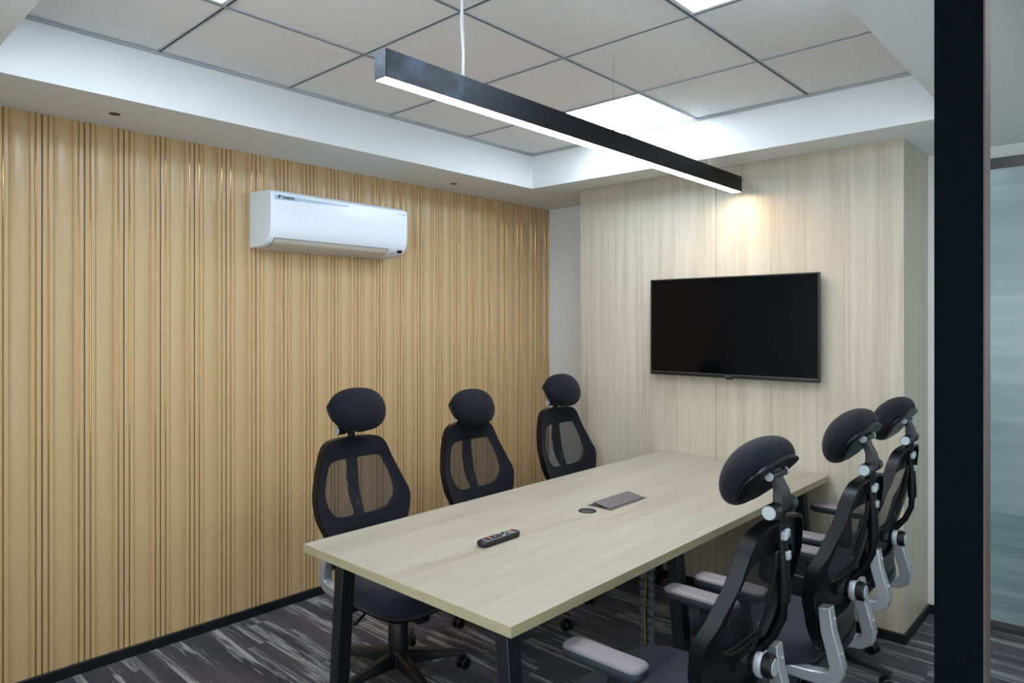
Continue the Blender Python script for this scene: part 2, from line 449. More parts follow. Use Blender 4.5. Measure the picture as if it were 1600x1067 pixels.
m.box(TX0, TX0+.012, TY0, TY1, ZC-.012, ZC, 0); m.box(TX1-.012, TX1, TY0, TY1, ZC-.012, ZC, 0)
m.box(TX0+.012, TX1-.012, TY0, TY0+.012, ZC-.012, ZC, 0); m.box(TX0+.012, TX1-.012, TY1-.012, TY1, ZC-.012, ZC, 0)
struct(m.build('trim_1', [M['grid'], M['dark']], smooth=False))
m = MB()
m.box(XL, TX0, YF, YB, ZS, ZC+.12); m.box(TX1, XR, YF, YB, ZS, ZC+.12)
m.box(TX0, TX1, YF, TY0, ZS, ZC+.12); m.box(TX0, TX1, TY1, YB, ZS, ZC+.12)
struct(m.build('ceiling_soffit', M['soffit'], smooth=False))

# partition towards the corridor: dark profile, pane, head and sill rails
m = MB(); m.box(-.1968, -.1451, 1.0, 1.037, 0, ZS, 0); m.box(-.1451, -.1431, 1.0, 1.037, 0, ZS, 1)
struct(m.build('trim_2', [M['darkframe'], M['bronze']], smooth=False))
m = MB(); m.box(XR-.005, XR+.005, 1.037, YB, .05, ZS-.05)
struct(m.build('window_1', M['pane'], smooth=False))
m = MB(); m.box(XR-.025, XR+.025, 1.037, YB, 0, .05); m.box(XR-.025, XR+.025, 1.037, YB, ZS-.05, ZS)
struct(m.build('trim_3', M['darkframe'], bevel=.001))

# frosted glass panel in the back wall with its dark head rail
m = MB(); m.box(-.70, XR-.045, YB-.016, YB-.002, BB+.002, 2.405)
struct(m.build('window_2', M['frost'], bevel=.001))
m = MB(); m.box(-.70, XR-.045, YB-.022, YB-.002, 2.405, 2.462)
struct(m.build('trim_4', M['darkframe'], bevel=.001))

# corridor beyond the partition
m = MB(); m.box(1.65, 1.75, -1.6, 7.2, 0, 1.5); m.box(1.65, 1.75, -1.6, 7.2, 1.9, ZC+.1)
for yy in (-1.6, .5, 2.7, 4.9, 7.05): m.box(1.65, 1.75, yy, yy+.15, 1.5, 1.9)
struct(m.build('wall_right', M['paint'], smooth=False))
m = MB(); m.box(1.70, 1.706, -1.5, 7.1, 1.5, 1.9); struct(m.build('added_window_corridor', M['pane'], smooth=False))  # corridor windows added to let more daylight reach the room
m = MB(); m.box(XR-.05, 1.65, 7.1, 7.2, 0, ZC+.1); m.box(XR-.05, XR+.03, YB+.1, 7.1, 0, ZC+.1); struct(m.build('wall_corridor', M['paint'], smooth=False))
m = MB(); m.box(XR, 1.65, -1.6, 7.1, ZC, ZC+.1); m.box(XR, XR+.03, YF, YB+.1, ZS, ZC); struct(m.build('ceiling_corridor', M['paint'], smooth=False))

# ================================================================== LIGHTS AND CEILING FITTINGS
cl_lab = ['square white ceiling light nearest the viewer, cut by the upper left frame edge',
          'square white ceiling light cut by the top frame above the television side',
          'square white ceiling light set in the back ceiling row behind the hanging linear lamp']
for (i, j), lab in zip(LIGHTS, cl_lab):
    x0, x1, y0, y1 = GX[i]+.010, GX[i+1]-.010, GY[j]+.010, GY[j+1]-.010
    cx, cy = (x0+x1)/2, (y0+y1)/2
    e = tag(empty('ceiling_light', (cx, cy, ZC)), lab, 'ceiling light', 'square ceiling lights')
    hx, hy = (x1-x0)/2, (y1-y0)/2
    m = MB(); t = .012
    m.box(-hx, hx, -hy, -hy+t, -.002, .03); m.box(-hx, hx, hy-t, hy, -.002, .03); m.box(-hx, -hx+t, -hy+t, hy-t, -.002, .03); m.box(hx-t, hx, -hy+t, hy-t, -.002, .03)
    m.box(-hx, hx, -hy, hy, .03, .036)
    m.build('light_frame', M['frame_white'], e, smooth=False)
    m = MB(); m.box(-hx+t, hx-t, -hy+t, hy-t, .001, .010); m.build('diffuser', M['light_panel'], e, smooth=False)

# corridor light added out of view to fill the glass side
e = tag(empty('added_corridor_light', (.75, 2.4, ZC)), 'added unseen ceiling light over the corridor, filling the glass side', 'ceiling light')
m = MB(); m.box(-.3, .3, -1.2, 1.2, -.03, 0); m.build('light_frame', M['frame_white'], e, smooth=False)
m = MB(); m.box(-.28, .28, -1.18, 1.18, -.036, -.03); m.build('diffuser', M['hall_fill'], e, smooth=False)

# hanging linear lamp
LX0, LX1, LY0, LY1, LZ0, LZ1 = -1.758, -1.703, 1.292, 3.797, 2.350, 2.437
lm = tag(empty('linear_pendant_lamp', ((LX0+LX1)/2, (LY0+LY1)/2, LZ0)), 'long black linear lamp with a warm glowing underside hanging over the table', 'hanging lamp')
hx, hy, hz = (LX1-LX0)/2, (LY1-LY0)/2, LZ1-LZ0
def black_painted_sheen():
    mm = mat('black anodised profile with painted sheen', rgb(22, 26, 33), 0.45, spec=0.2); nt = mm.node_tree; b = nt.nodes['Principled BSDF']
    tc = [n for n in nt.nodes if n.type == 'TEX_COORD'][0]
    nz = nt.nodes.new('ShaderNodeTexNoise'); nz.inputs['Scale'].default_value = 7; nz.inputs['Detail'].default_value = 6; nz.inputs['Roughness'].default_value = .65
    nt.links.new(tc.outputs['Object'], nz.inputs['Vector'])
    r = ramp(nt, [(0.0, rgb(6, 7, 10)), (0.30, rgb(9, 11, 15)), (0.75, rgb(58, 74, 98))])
    # bluish reflection painted into the colour near the power cable end
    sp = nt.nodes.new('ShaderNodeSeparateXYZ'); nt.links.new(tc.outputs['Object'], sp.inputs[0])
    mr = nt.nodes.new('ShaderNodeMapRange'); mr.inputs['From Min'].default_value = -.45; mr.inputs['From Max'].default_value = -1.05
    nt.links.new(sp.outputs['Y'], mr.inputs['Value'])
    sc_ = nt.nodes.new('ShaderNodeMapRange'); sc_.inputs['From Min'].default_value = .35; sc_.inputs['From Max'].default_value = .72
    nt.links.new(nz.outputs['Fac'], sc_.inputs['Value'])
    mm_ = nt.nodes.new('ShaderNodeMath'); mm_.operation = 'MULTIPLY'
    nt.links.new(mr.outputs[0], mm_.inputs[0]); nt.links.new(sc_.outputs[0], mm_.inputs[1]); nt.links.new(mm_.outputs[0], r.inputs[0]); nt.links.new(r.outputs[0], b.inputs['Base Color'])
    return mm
M['lamp_black'] = black_painted_sheen()
m = MB()
m.box(-hx, -hx+.003, -hy, hy, 0, hz); m.box(hx-.003, hx, -hy, hy, 0, hz); m.box(-hx+.003, hx-.003, -hy, hy, hz-.004, hz); m.box(-hx+.003, hx-.003, -hy, hy, .02, .024)
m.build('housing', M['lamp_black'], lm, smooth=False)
for s in (-1, 1):
    m = MB(); m.box(-hx, hx, s*hy-.0015, s*hy+.0015, 0, hz)
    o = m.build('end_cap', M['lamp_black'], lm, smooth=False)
m = MB(); m.box(-hx+.003, hx-.003, -hy+.002, hy-.002, -.0005, .006); m.build('diffuser', M['light_lamp'], lm, smooth=False)
for yw, r, mt in ((1.637, .0038, 'whitecable'), (2.55, .0009, 'steel'), (3.465, .0009, 'steel')):
    yl = yw - (LY0+LY1)/2; ztop = ZC - LZ0
    m = MB()
    if r > .002:
        m.tube([(0, yl, hz), (.002, yl+.002, hz+.08), (-.003, yl-.003, hz+.2), (0, yl, ztop-.004)], r, 10)
        m.tube([(.007, yl, hz), (.009, yl, hz+.08), (.004, yl, hz+.2), (.0, yl, ztop-.004)], .0012, 6)
        m.build('power_cable', M['whitecable'], lm)
    else:
        m.tube([(0, yl, hz), (0, yl, ztop-.004)], r, 8); m.build('suspension_wire', M['steel'], lm)
    m = MB(); m.cyl((0, yl, hz), (0, 0, 1), .005, .016, 14); m.build('wire_gripper', M['steel'], lm)

# small black recessed fittings in the soffit
for (x, y), lab in (((-3.366, 1.072), 'small black round ceiling hole in the soffit at the nearer end of the fluted wall'),
                    ((-3.391, 3.128), 'small black round ceiling hole in the soffit beyond the air conditioner')):
    e = tag(empty('recessed_ceiling_spotlight', (x, y, ZS)), lab, 'ceiling spotlight', 'small round soffit fittings')
    m = MB(); m.lathe([(.014, -.001), (.021, -.0015), (.023, 0), (.0225, .0)], 28); m.build('trim_ring', M['dark'], e)
    m = MB(); m.cyl((0, 0, -.0022), (0, 0, 1), .0135, .003, 24); m.build('lens', M['tvbezel'], e)

# ================================================================== AIR CONDITIONER
AY0, AY1 = 1.815, 2.721
ac = tag(empty('air_conditioner', (XL+.004, (AY0+AY1)/2, 2.008)), 'white split air conditioner mounted high on the beige fluted wall', 'air conditioner')
hw = (AY1-AY0)/2
# side profile (distance from wall, height)
prof = [(0, .0), (.10, .0), (.150, .006), (.190, .022), (.214, .048), (.228, .085), (.233, .13), (.233, .262), (.229, .280), (.218, .291), (.200, .297), (.06, .306), (.0, .306)]
def ac_ring(yy, sx, sz):
    cx, cz = .11, .155
    return [((cx + (px-cx)*sx) if px > .001 else 0.0, yy, cz + (pz-cz)*sz) for px, pz in prof]
m = MB()
m.loft([ac_ring(-hw, .965, .965), ac_ring(-hw+.006, .99, .99), ac_ring(-hw+.016, 1, 1), ac_ring(hw-.016, 1, 1), ac_ring(hw-.006, .99, .99), ac_ring(hw, .965, .965)])
m.build('body', M['ac'], ac, angle=32)
# front cover with its shallow top strip
def on_front(y0, y1, z0, z1, d0=.2335, d1=.2350): return (d0, d1, y0, y1, z0, z1)
m = MB(); m.add([(.2332, -hw+.02, .243), (.2332, hw*.05, .258), (.2332, hw*.05, .263), (.2332, -hw+.02, .268),
                 (.2345, -hw+.02, .243), (.2345, hw*.05, .258), (.2345, hw*.05, .263), (.2345, -hw+.02, .268)],
                [(4,5,6,7), (0,1,5,4), (1,2,6,5), (2,3,7,6), (3,0,4,7)])
m.build('logo_strip', M['strip'], ac, smooth=False)
me = text_mesh('DAIKIN', .021, .0006); me.materials.append(M['ink'])
o = bpy.data.objects.new('brand_lettering', me); COL.objects.link(o); o.parent = ac
o.matrix_local = Matrix.Translation((.2350, -hw+.062, .2575)) @ Matrix(((0,0,1,0),(1,0,0,0),(0,1,0,0),(0,0,0,1)))
m = MB(); m.add([(.2347, -hw+.040, .268), (.2347, -hw+.058, .268), (.2347, -hw+.040, .247), (.2353, -hw+.040, .268), (.2353, -hw+.058, .268), (.2353, -hw+.040, .247)], [(0,1,2), (3,5,4), (0,3,4,1), (1,4,5,2), (2,5,3,0)])
m.build('brand_mark', M['ink'], ac, smooth=False)
m = MB(); m.box(.2325, .2337, hw-.075, hw-.032, .256, .2595); m.build('small_lettering', M['strip'], ac, smooth=False)
m = MB(); m.box(.2325, .2338, hw-.031, hw-.022, .2545, .261); m.build('blue_mark', M['blueink'], ac, smooth=False)
# outlet vane on the curved underside
def und(t):   # point along the lower profile
    pts = [(.105, .0), (.150, .006), (.190, .022), (.2125, .046)]
    k = t*(len(pts)-1); i = min(int(k), len(pts)-2); f = k-i
    return (pts[i][0]*(1-f)+pts[i+1][0]*f, pts[i][1]*(1-f)+pts[i+1][1]*f)
def vane(y0, y1, t0, t1, off, matname, nm, parent):
    m = MB(); n = 7; ra, rb = [], []
    pts = [und(t0+(t1-t0)*k/n) for k in range(n+1)]
    outer = [(px+off*.45, pz-off) for px, pz in pts]
    ring = [(p[0], p[1]) for p in outer] + [(p[0]-.004, p[1]+.008) for p in pts[::-1]]
    m.loft([[(px, y0, pz) for px, pz in ring], [(px, y1, pz) for px, pz in ring]])
    return m.build(nm, M[matname], parent, angle=40)
vane(-hw+.03, hw-.13, .0, .98, .0010, 'dark', 'outlet_gap', ac)
vane(-hw+.034, hw-.134, .03, .46, .0022, 'ac_under', 'lower_vane', ac)
vane(-hw+.034, hw-.134, .49, .95, .0022, 'ac_under', 'upper_vane', ac)
vane(hw-.058, hw-.022, .72, .94, .0012, 'tvbezel', 'receiver_window', ac)
vane(hw-.095, hw-.075, .60, .78, .0010, 'strip', 'status_light', ac)

# ================================================================== TELEVISION
TVX0, TVX1, TVZ0, TVZ1 = -2.3046, -1.2784, 1.2828, 1.8730
tv = tag(empty('television', ((TVX0+TVX1)/2, YP-.002, TVZ0)), 'black flat television switched off on the pale wood wall', 'television')
hx = (TVX1-TVX0)/2; H = TVZ1-TVZ0
m = MB(); m.box(-hx+.006, hx-.006, -.045, -.020, .006, H-.006); m.box(-.22, .22, -.020, .0, .16, H-.16)
m.build('back_housing', M['plastic'], tv, bevel=.004)
m = MB()
b = .009
m.box(-hx, -hx+b, -.060, -.040, 0, H); m.box(hx-b, hx, -.060, -.040, 0, H); m.box(-hx+b, hx-b, -.060, -.040, H-b, H); m.box(-hx+b, hx-b, -.060, -.040, 0, .020)
m.build('bezel', M['tvbezel'], tv, bevel=.0015)
m = MB(); m.box(-hx+b, hx-b, -.0575, -.050, .020, H-b); m.build('screen', M['screen'], tv, smooth=False)
m = MB(); m.box(-hx+b, hx-b, -.0606, -.058, .0185, .0212); m.build('chin_line', M['silver_line'], tv, smooth=False)
m = MB(); m.box(-.021, .021, -.0608, -.058, .0075, .0125); m.build('logo_plate', M['silver_line'], tv, smooth=False)
m = MB(); m.box(-.012, .026, -.058, -.040, -.008, .001); m.build('sensor_tab', M['tvbezel'], tv, bevel=.002)

# ================================================================== TABLE
QX0, QX1, QY0, QY1 = -2.2775, -1.2453, 1.3553, 3.8615-.008
TH = .032
tb = tag(empty('conference_table', ((QX0+QX1)/2, (QY0+QY1)/2, 0)), 'long pale oak conference table with slanted black metal legs', 'table')
hx, hy = (QX1-QX0)/2, (QY1-QY0)/2
m = MB(); m.box(-hx, hx, -hy, hy, ZT-TH, ZT, 0)
m.m = [1, 0, 1, 1, 1, 1]
m.build('tabletop', [M['lam_table'], M['edge']], tb, bevel=.0012, seg=1, smooth=False)
def leg_mesh(sx, yy):
    # square tube leaning outwards towards the floor
    top = sx*(hx-.115); bot = sx*(hx-.050); m = MB(); a, c = .025, .0275
    def ring(xc, z): return [(xc-a, yy-c, z), (xc+a, yy-c, z), (xc+a, yy+c, z), (xc-a, yy+c, z)]
    m.loft([ring(bot, 0.012), ring(top, ZT-TH-.004)])
    return m
for yw in (1.46, 2.42, 3.745):
    yl = yw - (QY0+QY1)/2
    for sx in (-1, 1):
        lg = leg_mesh(sx, yl).build('leg', M['blackmetal'], tb, bevel=.003)
        m = MB(); xb = sx*(hx-.050); m.box(xb-.022, xb+.022, yl-.024, yl+.024, 0, .012); m.build('foot', M['plastic'], lg, bevel=.002)
    m = MB(); m.box(-hx+.10, hx-.10, yl-.02, yl+.02, ZT-TH-.044, ZT-TH-.004); m.build('crossbar', M['blackmetal'], tb, bevel=.002)
for sx in (-1, 1):
    m = MB(); m.box(sx*.28-.02, sx*.28+.02, -hy+.12, hy-.18, ZT-TH-.004-.001, ZT-TH); m.build('side_rail', M['blackmetal'], tb, smooth=False)

# flip-up cable box let into the table, round grommet, cable riser below
fb = tag(empty('cable_flip_box', (-1.765, 2.634, ZT)), 'grey rectangular flip-up cable box set in the middle of the table', 'cable box')
m = MB(); hx2, hy2 = .062, .146
m.box(-hx2, hx2, -hy2, -hy2+.008, 0, .003); m.box(-hx2, hx2, hy2-.008, hy2, 0, .003); m.box(-hx2, -hx2+.008, -hy2+.008, hy2-.008, 0, .003); m.box(hx2-.008, hx2, -hy2+.008, hy2-.008, 0, .003)
m.build('surround', M['flip'], fb, smooth=False)
m = MB(); m.box(-hx2+.008, hx2-.008, -hy2+.008, hy2-.008, 0, .0008); m.build('recess', M['dark'], fb, smooth=False)
lid = MB(); R = Matrix.Translation((hx2-.010, 0, .003)) @ Matrix.Rotation(math.radians(9), 4, 'Y')
lid.box(-.088, 0, -hy2+.009, hy2-.009, 0, .003, 0, R); lid.build('lid', M['flip'], fb, bevel=.0006, smooth=False)
gm = tag(empty('cable_grommet', (-1.774, 2.416, ZT)), 'round black plastic cable grommet set in the table beside the flip-up box', 'cable grommet')
m = MB(); m.lathe([(.029, .0), (.029, .002), (.034, .004), (.038, .0025), (.039, 0)], 36); m.build('ring', M['plastic_gloss'], gm)
m = MB(); m.cyl((0, 0, .0), (0, 0, 1), .0285, .0018, 32); m.build('cover_disc', M['dark'], gm)
m = MB(); m.box(-.012, .022, -.0275, -.018, .0018, .0026); m.build('cable_slot_flap', M['flip'], gm, smooth=False)

cr = tag(empty('cable_riser', (-1.70, 2.78, 0)), 'grey jointed cable riser standing under the table', 'cable riser')
links = MB()
for cxo in (-.021, .021):
    k = 0; z = .03
    while z < ZT-TH-.03:
        Mx = Matrix.Translation((cxo, 0, z))
        links.lathe([(.010, 0), (.0175, .003), (.0185, .016), (.0175, .028), (.010, .031)], 16, 0, Mx)
        links.cyl((cxo, 0, z+.029), (0, 0, 1), .008, .012, 10)
        z += .039
links.build('riser_links', M['tube_grey'], cr)
m = MB(); m.lathe([(.060, 0), (.062, .004), (.058, .020), (.030, .030)], 32); m.build('base_weight', M['tube_grey'], cr)
m = MB(); m.box(-.04, .04, -.025, .025, ZT-TH-.030, ZT-TH); m.build('top_clamp', M['tube_grey'], cr, bevel=.003)
m = MB(); m.tube([(.004, -.013, .03), (-.004, -.017, .25), (.006, -.016, .5), (0, -.012, ZT-TH-.02)], .0028, 8); m.build('yellow_cable', M['cable_y'], cr)
m = MB(); m.tube([(-.004, .010, .03), (.003, .012, .3), (0, .012, ZT-TH-.02)], .004, 8); m.build('black_cable', M['plastic'], cr)

# remote control
rm = tag(empty('remote_control', (-1.770, 1.860, ZT), 0.0), 'black television remote with pale buttons lying on the table', 'remote control')
m = MB()
def rrect(hx_, hy_, r, z, n=5):
    pts = []
    for cx_, cy_, a0 in ((hx_-r, hy_-r, 0), (-hx_+r, hy_-r, 90), (-hx_+r, -hy_+r, 180), (hx_-r, -hy_+r, 270)):
        for k in range(n+1):
            a = math.radians(a0 + 90*k/n); pts.append((cx_+r*math.cos(a), cy_+r*math.sin(a), z))
    return pts
m.loft([rrect(.018, .094, .012, 0), rrect(.0225, .099, .014, .006), rrect(.024, .100, .015, .013), rrect(.0225, .099, .014, .019), rrect(.020, .096, .012, .0215)])
m.build('body', M['rubber'], rm, angle=50)
def key(x, y, a, b, mt, nm='button'):
    k = MB(); k.loft([rrect(a, b, min(a, b)*.6, .0205, 3), rrect(a, b, min(a, b)*.6, .0232, 3), rrect(a*.8, b*.8, min(a, b)*.5, .0240, 3)]); k.translate = None
    k.v = [(vx+x, vy+y, vz) for vx, vy, vz in k.v]
    return k.build(nm, M[mt], rm, angle=50)
key(-.013, .088, .0042, .0034, 'redkey', 'power_button')
for r_ in range(4):
    for c_ in range(3): key(-.013+.013*c_, .070-.0125*r_, .0045, .0036, 'key' if (r_ < 3 or c_ == 1) else 'rubber')
for x_ in (-.013, .013): key(x_, .014, .0046, .010, 'key', 'rocker_button')
key(0, .014, .0040, .0040, 'rubber')
k = MB(); k.lathe([(.011, .0205), (.0125, .0232), (.0105, .0238), (.0085, .0228)], 24, 0, Matrix.Translation((0, -.020, 0))); k.build('navigation_ring', M['rubber'], rm)
key(0, -.020, .0050, .0050, 'key')
for c_, mt in enumerate(('redkey', 'goldkey', 'bluekey')): key(-.012+.012*c_, -.046, .0042, .0026, mt)
for c_ in range(3): key(-.012+.012*c_, -.060, .0042, .0030, 'rubber')
key(0, -.076, .0110, .0022, 'key', 'label_bar')

# ================================================================== OFFICE CHAIRS
# local frame: +y is where the sitter looks, x to the sitter's right, origin on the floor under the column
def yback(x, z):
    ks = [(.44, -.262), (.50, -.248), (.56, -.242), (.64, -.252), (.74, -.286), (.84, -.318), (.95, -.336), (1.07, -.346)]
    for (z0, y0), (z1, y1) in zip(ks, ks[1:]):
        if z <= z1 or z1 == ks[-1][0]:
            t = (z-z0)/(z1-z0); t = max(0, min(1, t)); t = t*t*(3-2*t)*.5 + t*.5
            yc = y0+(y1-y0)*t; break
    fall = 1.0 if z < .80 else max(.35, 1-(z-.80)/.27*.65)
    return yc + 2.5*fall*abs(x)**3
def smooth_closed(pts, n):
    """closed Catmull-Rom through pts, resampled to n points by angle from (0,.80)"""
    dense = []; L = len(pts)
    for i in range(L):
        p0, p1, p2, p3 = (Vector((*pts[(i+k-1) % L], 0)) for k in range(4))
        for q in range(24):
            t = q/24
            dense.append(.5*((2*p1)+(p2-p0)*t+(2*p0-5*p1+4*p2-p3)*t*t+(3*p1-p0-3*p2+p3)*t**3))
    out = []
    ang = [math.atan2(d.y-.80, d.x) for d in dense]
    for k in range(n):
        a = -PI + 2*PI*(k+.5)/n; best = None
        for i in range(len(dense)):
            a0, a1 = ang[i], ang[(i+1) % len(dense)]
            d0 = (a0-a+PI) % (2*PI)-PI; d1 = (a1-a+PI) % (2*PI)-PI
            if d0*d1 <= 0 and abs(d0) < 1 and abs(d1) < 1:
                t = d0/(d0-d1) if d0 != d1 else 0
                p = dense[i].lerp(dense[(i+1) % len(dense)], t)
                best = p; break
        out.append((best.x, best.y))
    return out
def sym(half): return half + [(-x, z) for x, z in half[::-1] if abs(x) > 1e-6]
OUT = smooth_closed(sym([(.0, 1.066), (.085, 1.063), (.142, 1.052), (.178, 1.018), (.202, .960), (.233, .880), (.258, .805), (.263, .757), (.251, .700), (.224, .640), (.199, .580), (.178, .520), (.150, .468), (.080, .448), (.0, .445)]), 96)
WIN = smooth_closed(sym([(.0, .968), (.090, .968), (.143, .958), (.168, .920), (.187, .870), (.198, .820), (.194, .772), (.170, .733), (.122, .708), (.0, .700)]), 96)
def shell(ringsrel, yoff_front, yoff_back, m, mt=0):
    n = 96
    fr = [[(x, yback(x, z)+yoff_front, z) for x, z in r] for r in ringsrel]
    bk = [[(x, yback(x, z)+yoff_back, z) for x, z in r] for r in ringsrel]
    m.loft(fr + bk[::-1] + [fr[0]], mt, cap=False)
def mix(a, b, t): return [(x0+(x1-x0)*t, z0+(z1-z0)*t) for (x0, z0), (x1, z1) in zip(a, b)]

def make_chair():
    ch = empty('office_chair', (0, 0, 0))
    # ---- five-star base
    m = MB(); m.lathe([(.030, .058), (.052, .062), (.054, .095), (.046, .128), (.030, .132)], 28)
    base = m.build('base', M['plastic'], ch)
    for k in range(5):
        a = 2*PI*k/5; Rz = Matrix.Rotation(a, 4, 'Z')
        m = MB(); rings = []
        for r, hw_, z0, z1 in ((.030, .030, .062, .128), (.10, .028, .066, .118), (.20, .023, .070, .102), (.29, .019, .070, .088), (.318, .013, .072, .084)):
            rings.append([(r, -hw_, z0), (r, hw_, z0), (r, hw_*.95, z1-.010), (r, hw_*.55, z1), (r, -hw_*.55, z1), (r, -hw_*.95, z1-.010)])
        m.loft(rings, 0, True, True, Rz); m.build('leg', M['plastic'], base, angle=40)
        m = MB(); sw = Matrix.Translation(Rz @ Vector((.300, 0, 0))) @ Matrix.Rotation(a + 1.1*k + .6, 4, 'Z')
        for s in (-1, 1): m.cyl((0, s*.008, .0275), (0, s, 0), .0275, .018, 22, 0, .004, sw)
        m.box(-.012, .014, -.0075, .0075, .024, .060, 0, sw); m.tube([(0, 0, .055), (0, 0, .078)], .007, 10, 0, sw)
        m.build('caster', M['plastic'], base, angle=40)
    # ---- gas column
    m = MB(); m.lathe([(.040, .125), (.045, .130), (.044, .250), (.040, .256), (.031, .258), (.030, .330), (.030, .365)], 28); m.build('gas_column', M['plastic'], ch)
    # ---- tilt mechanism under the seat
    m = MB(); m.box(-.085, .085, -.13, .11, .350, .402); m.build('tilt_mechanism', M['plastic'], ch, bevel=.010)
    m = MB(); m.tube([(.06, .02, .375), (.20, .03, .372), (.262, .04, .345)], [.006, .006, .008], 10); m.build('height_lever', M['plastic'], ch)
    m = MB(); m.loft([[(x*q, .125+y_, .338+z*q) for x, z in [(-.030, -.028), (.030, -.028), (.034, .0), (.030, .026), (-.030, .026), (-.034, 0)]] for y_, q in ((-.02, .8), (.0, 1), (.05, 1), (.062, .85))]); m.build('tension_knob', M['plastic'], ch, bevel=.004)
    # ---- seat
    def plan(sx, z, droop=0.0, n=56, e=3.4):
        r = []
        for k in range(n):
            t = 2*PI*k/n; c, s = math.cos(t), math.sin(t)
            x = .252*sx*math.copysign(abs(c)**(2/e), c); y_ = .245*sx*math.copysign(abs(s)**(2/e), s) + .012
            if y_ < 0: x *= 1-.10*min(1, -y_/.23)
            f = max(0, (y_-.06)/.19)
            r.append((x, y_, z - .030*f*f + .010*(x/.25)**2*(1 if z > .46 else 0)))
        return r
    m = MB(); m.loft([plan(.90, .402), plan(.965, .408), plan(.995, .425), plan(1.0, .445), plan(.985, .466), plan(.95, .480), plan(.88, .488), plan(.7, .491), plan(.4, .490), plan(.1, .489)])
    st = m.build('seat', M['seatfab'], ch, angle=60)
    m = MB(); m.loft([plan(.55, .385), plan(.80, .386), plan(.93, .394), plan(.955, .408), plan(.90, .412)]); m.build('seat_pan', M['plastic'], ch, angle=50)
    # ---- back frame: broad ring with a turned rim
    m = MB(); shell([mix(OUT, WIN, t) for t in (.015, .12, .35, .6, .85, 1.0)], .006, -.012, m)
    shell([mix(OUT, WIN, t) for t in (0.0, .03, .065, .10)], .010, -.030, m)
    fr = m.build('back_frame', M['plastic_gloss'], ch, angle=50)
    # lower cup behind the waist
    m = MB(); n = 26; rings = []
    for dy, dz, g in ((0, 0, 1), (-.022, -.004, .97), (-.026, .012, .95), (-.026, .080, .92), (-.020, .092, .92), (0, .096, .95)):
        rings.append([(x, yback(x, .52)-.012+dy*(1-(x/.19)**2*.3), .520+dz-.045+.35*x*x) for x in ((-.19+.38*k/(n-1))*g for k in range(n))])
    m.loft(rings, 0, False, False); cup = m.build('waist_band', M['plastic'], fr, angle=50)
    md = cup.modifiers.new('thick', 'SOLIDIFY'); md.thickness = .006
    # ---- upholstered border + woven mesh in the window
    m = MB(); shell([mix(OUT, WIN, t) for t in (.06, .14, .4, .7, .96, 1.02)], .013, .006, m); m.build('back_border', M['fabric'], fr, angle=60)
    m = MB(); W2 = [(x*1.04, .82+(z-.82)*1.03) for x, z in WIN]
    rr = [[(x*t, yback(x*t, .815+(z-.815)*t)+.0145, .815+(z-.815)*t) for x, z in W2] for t in (1, .8, .6, .4, .2, .04)]
    m.loft(rr, 0, False); m.add(rr[-1], [tuple(range(96))]); m.build('mesh_panel', M['weave'], fr, angle=60)
    # ---- central strap seen through the weave, and lumbar pad
    m = MB(); rg = []
    for z, hw_ in ((.985, .036), (.94, .030), (.86, .028), (.80, .024), (.74, .027), (.690, .028)):
        yc = yback(0, z); rg.append([(-hw_, yc-.022, z), (hw_, yc-.022, z), (hw_, yc-.034, z), (-hw_, yc-.034, z)])
    m.loft(rg); m.build('centre_strap', M['plastic'], fr, bevel=.003)
    m = MB(); rg = []
    for x in [(-.115+.23*k/14) for k in range(15)]:
        h = .022*(1-(abs(x)/.125)**3)+.008; yc = yback(x, .675)-.030
        rg.append([(x, yc+.010, .672-h), (x, yc+.010, .672+h), (x, yc-.004, .672+h*.8), (x, yc-.004, .672-h*.8)])
    m.loft(rg); m.build('lumbar_pad', M['plastic_gloss'], fr, angle=50)
    m = MB(); m.box(-.010, .010, yback(0, .755)-.0215, yback(0, .755)-.018, .738, .768, 0); m.build('size_tag', M['tube_grey'], fr, smooth=False)
    # ---- spine tube at the rear, carries headrest and tilt knob
    sp = MB()
    sp.tube([(0, -.366, 1.085), (0, -.368, 1.02), (0, -.374, .96), (0, -.378, .88), (0, -.377, .845)], [.018, .0165, .0165, .0175, .0175], 16)
    sp.tube([(0, -.377, .850), (0, -.374, .80), (0, -.350, .745), (0, -.312, .700), (0, -.290, .650)], [.012, .0115, .012, .0145, .018], 14)
    sp.box(-.020, .020, -.372, yback(0, 1.03)-.010, 1.005, 1.050)
    spine = sp.build('spine_tube', M['plastic_gloss'], ch, angle=45)
    m = MB(); m.loft([[(x*q, y_, 1.028+z*q*.85) for x, z in [(-.015, -.018), (.015, -.008), (.015, .016), (-.004, .020), (-.015, .008)]] for y_, q in ((-.368, 1), (-.387, 1), (-.391, .85))]); m.build('release_clip', M['chrome'], spine, bevel=.002)
    m = MB(); m.box(-.010, .010, -.3945, -.372, .960, .984); m.build('lower_clip', M['chrome'], spine, bevel=.003)
    # ---- big tilt knob low on the spine
    m = MB(); m.cyl((0, -.258, .655), (0, -1, 0), .030, .046, 28, 0, .003); kn = m.build('tilt_knob', M['plastic'], ch)
    m = MB(); m.cyl((0, -.302, .655), (0, -1, 0), .039, .022, 32, 0, .006); m.build('knob_flange', M['chrome'], kn)
    m = MB(); m.cyl((0, -.324, .655), (0, -1, 0), .033, .026, 32, 0, .004); m.build('knob_grip', M['plastic'], kn)
    m = MB(); m.cyl((0, -.350, .655), (0, -1, 0), .024, .004, 28, 0, .0015); m.build('knob_cap', M['chrome'], kn)
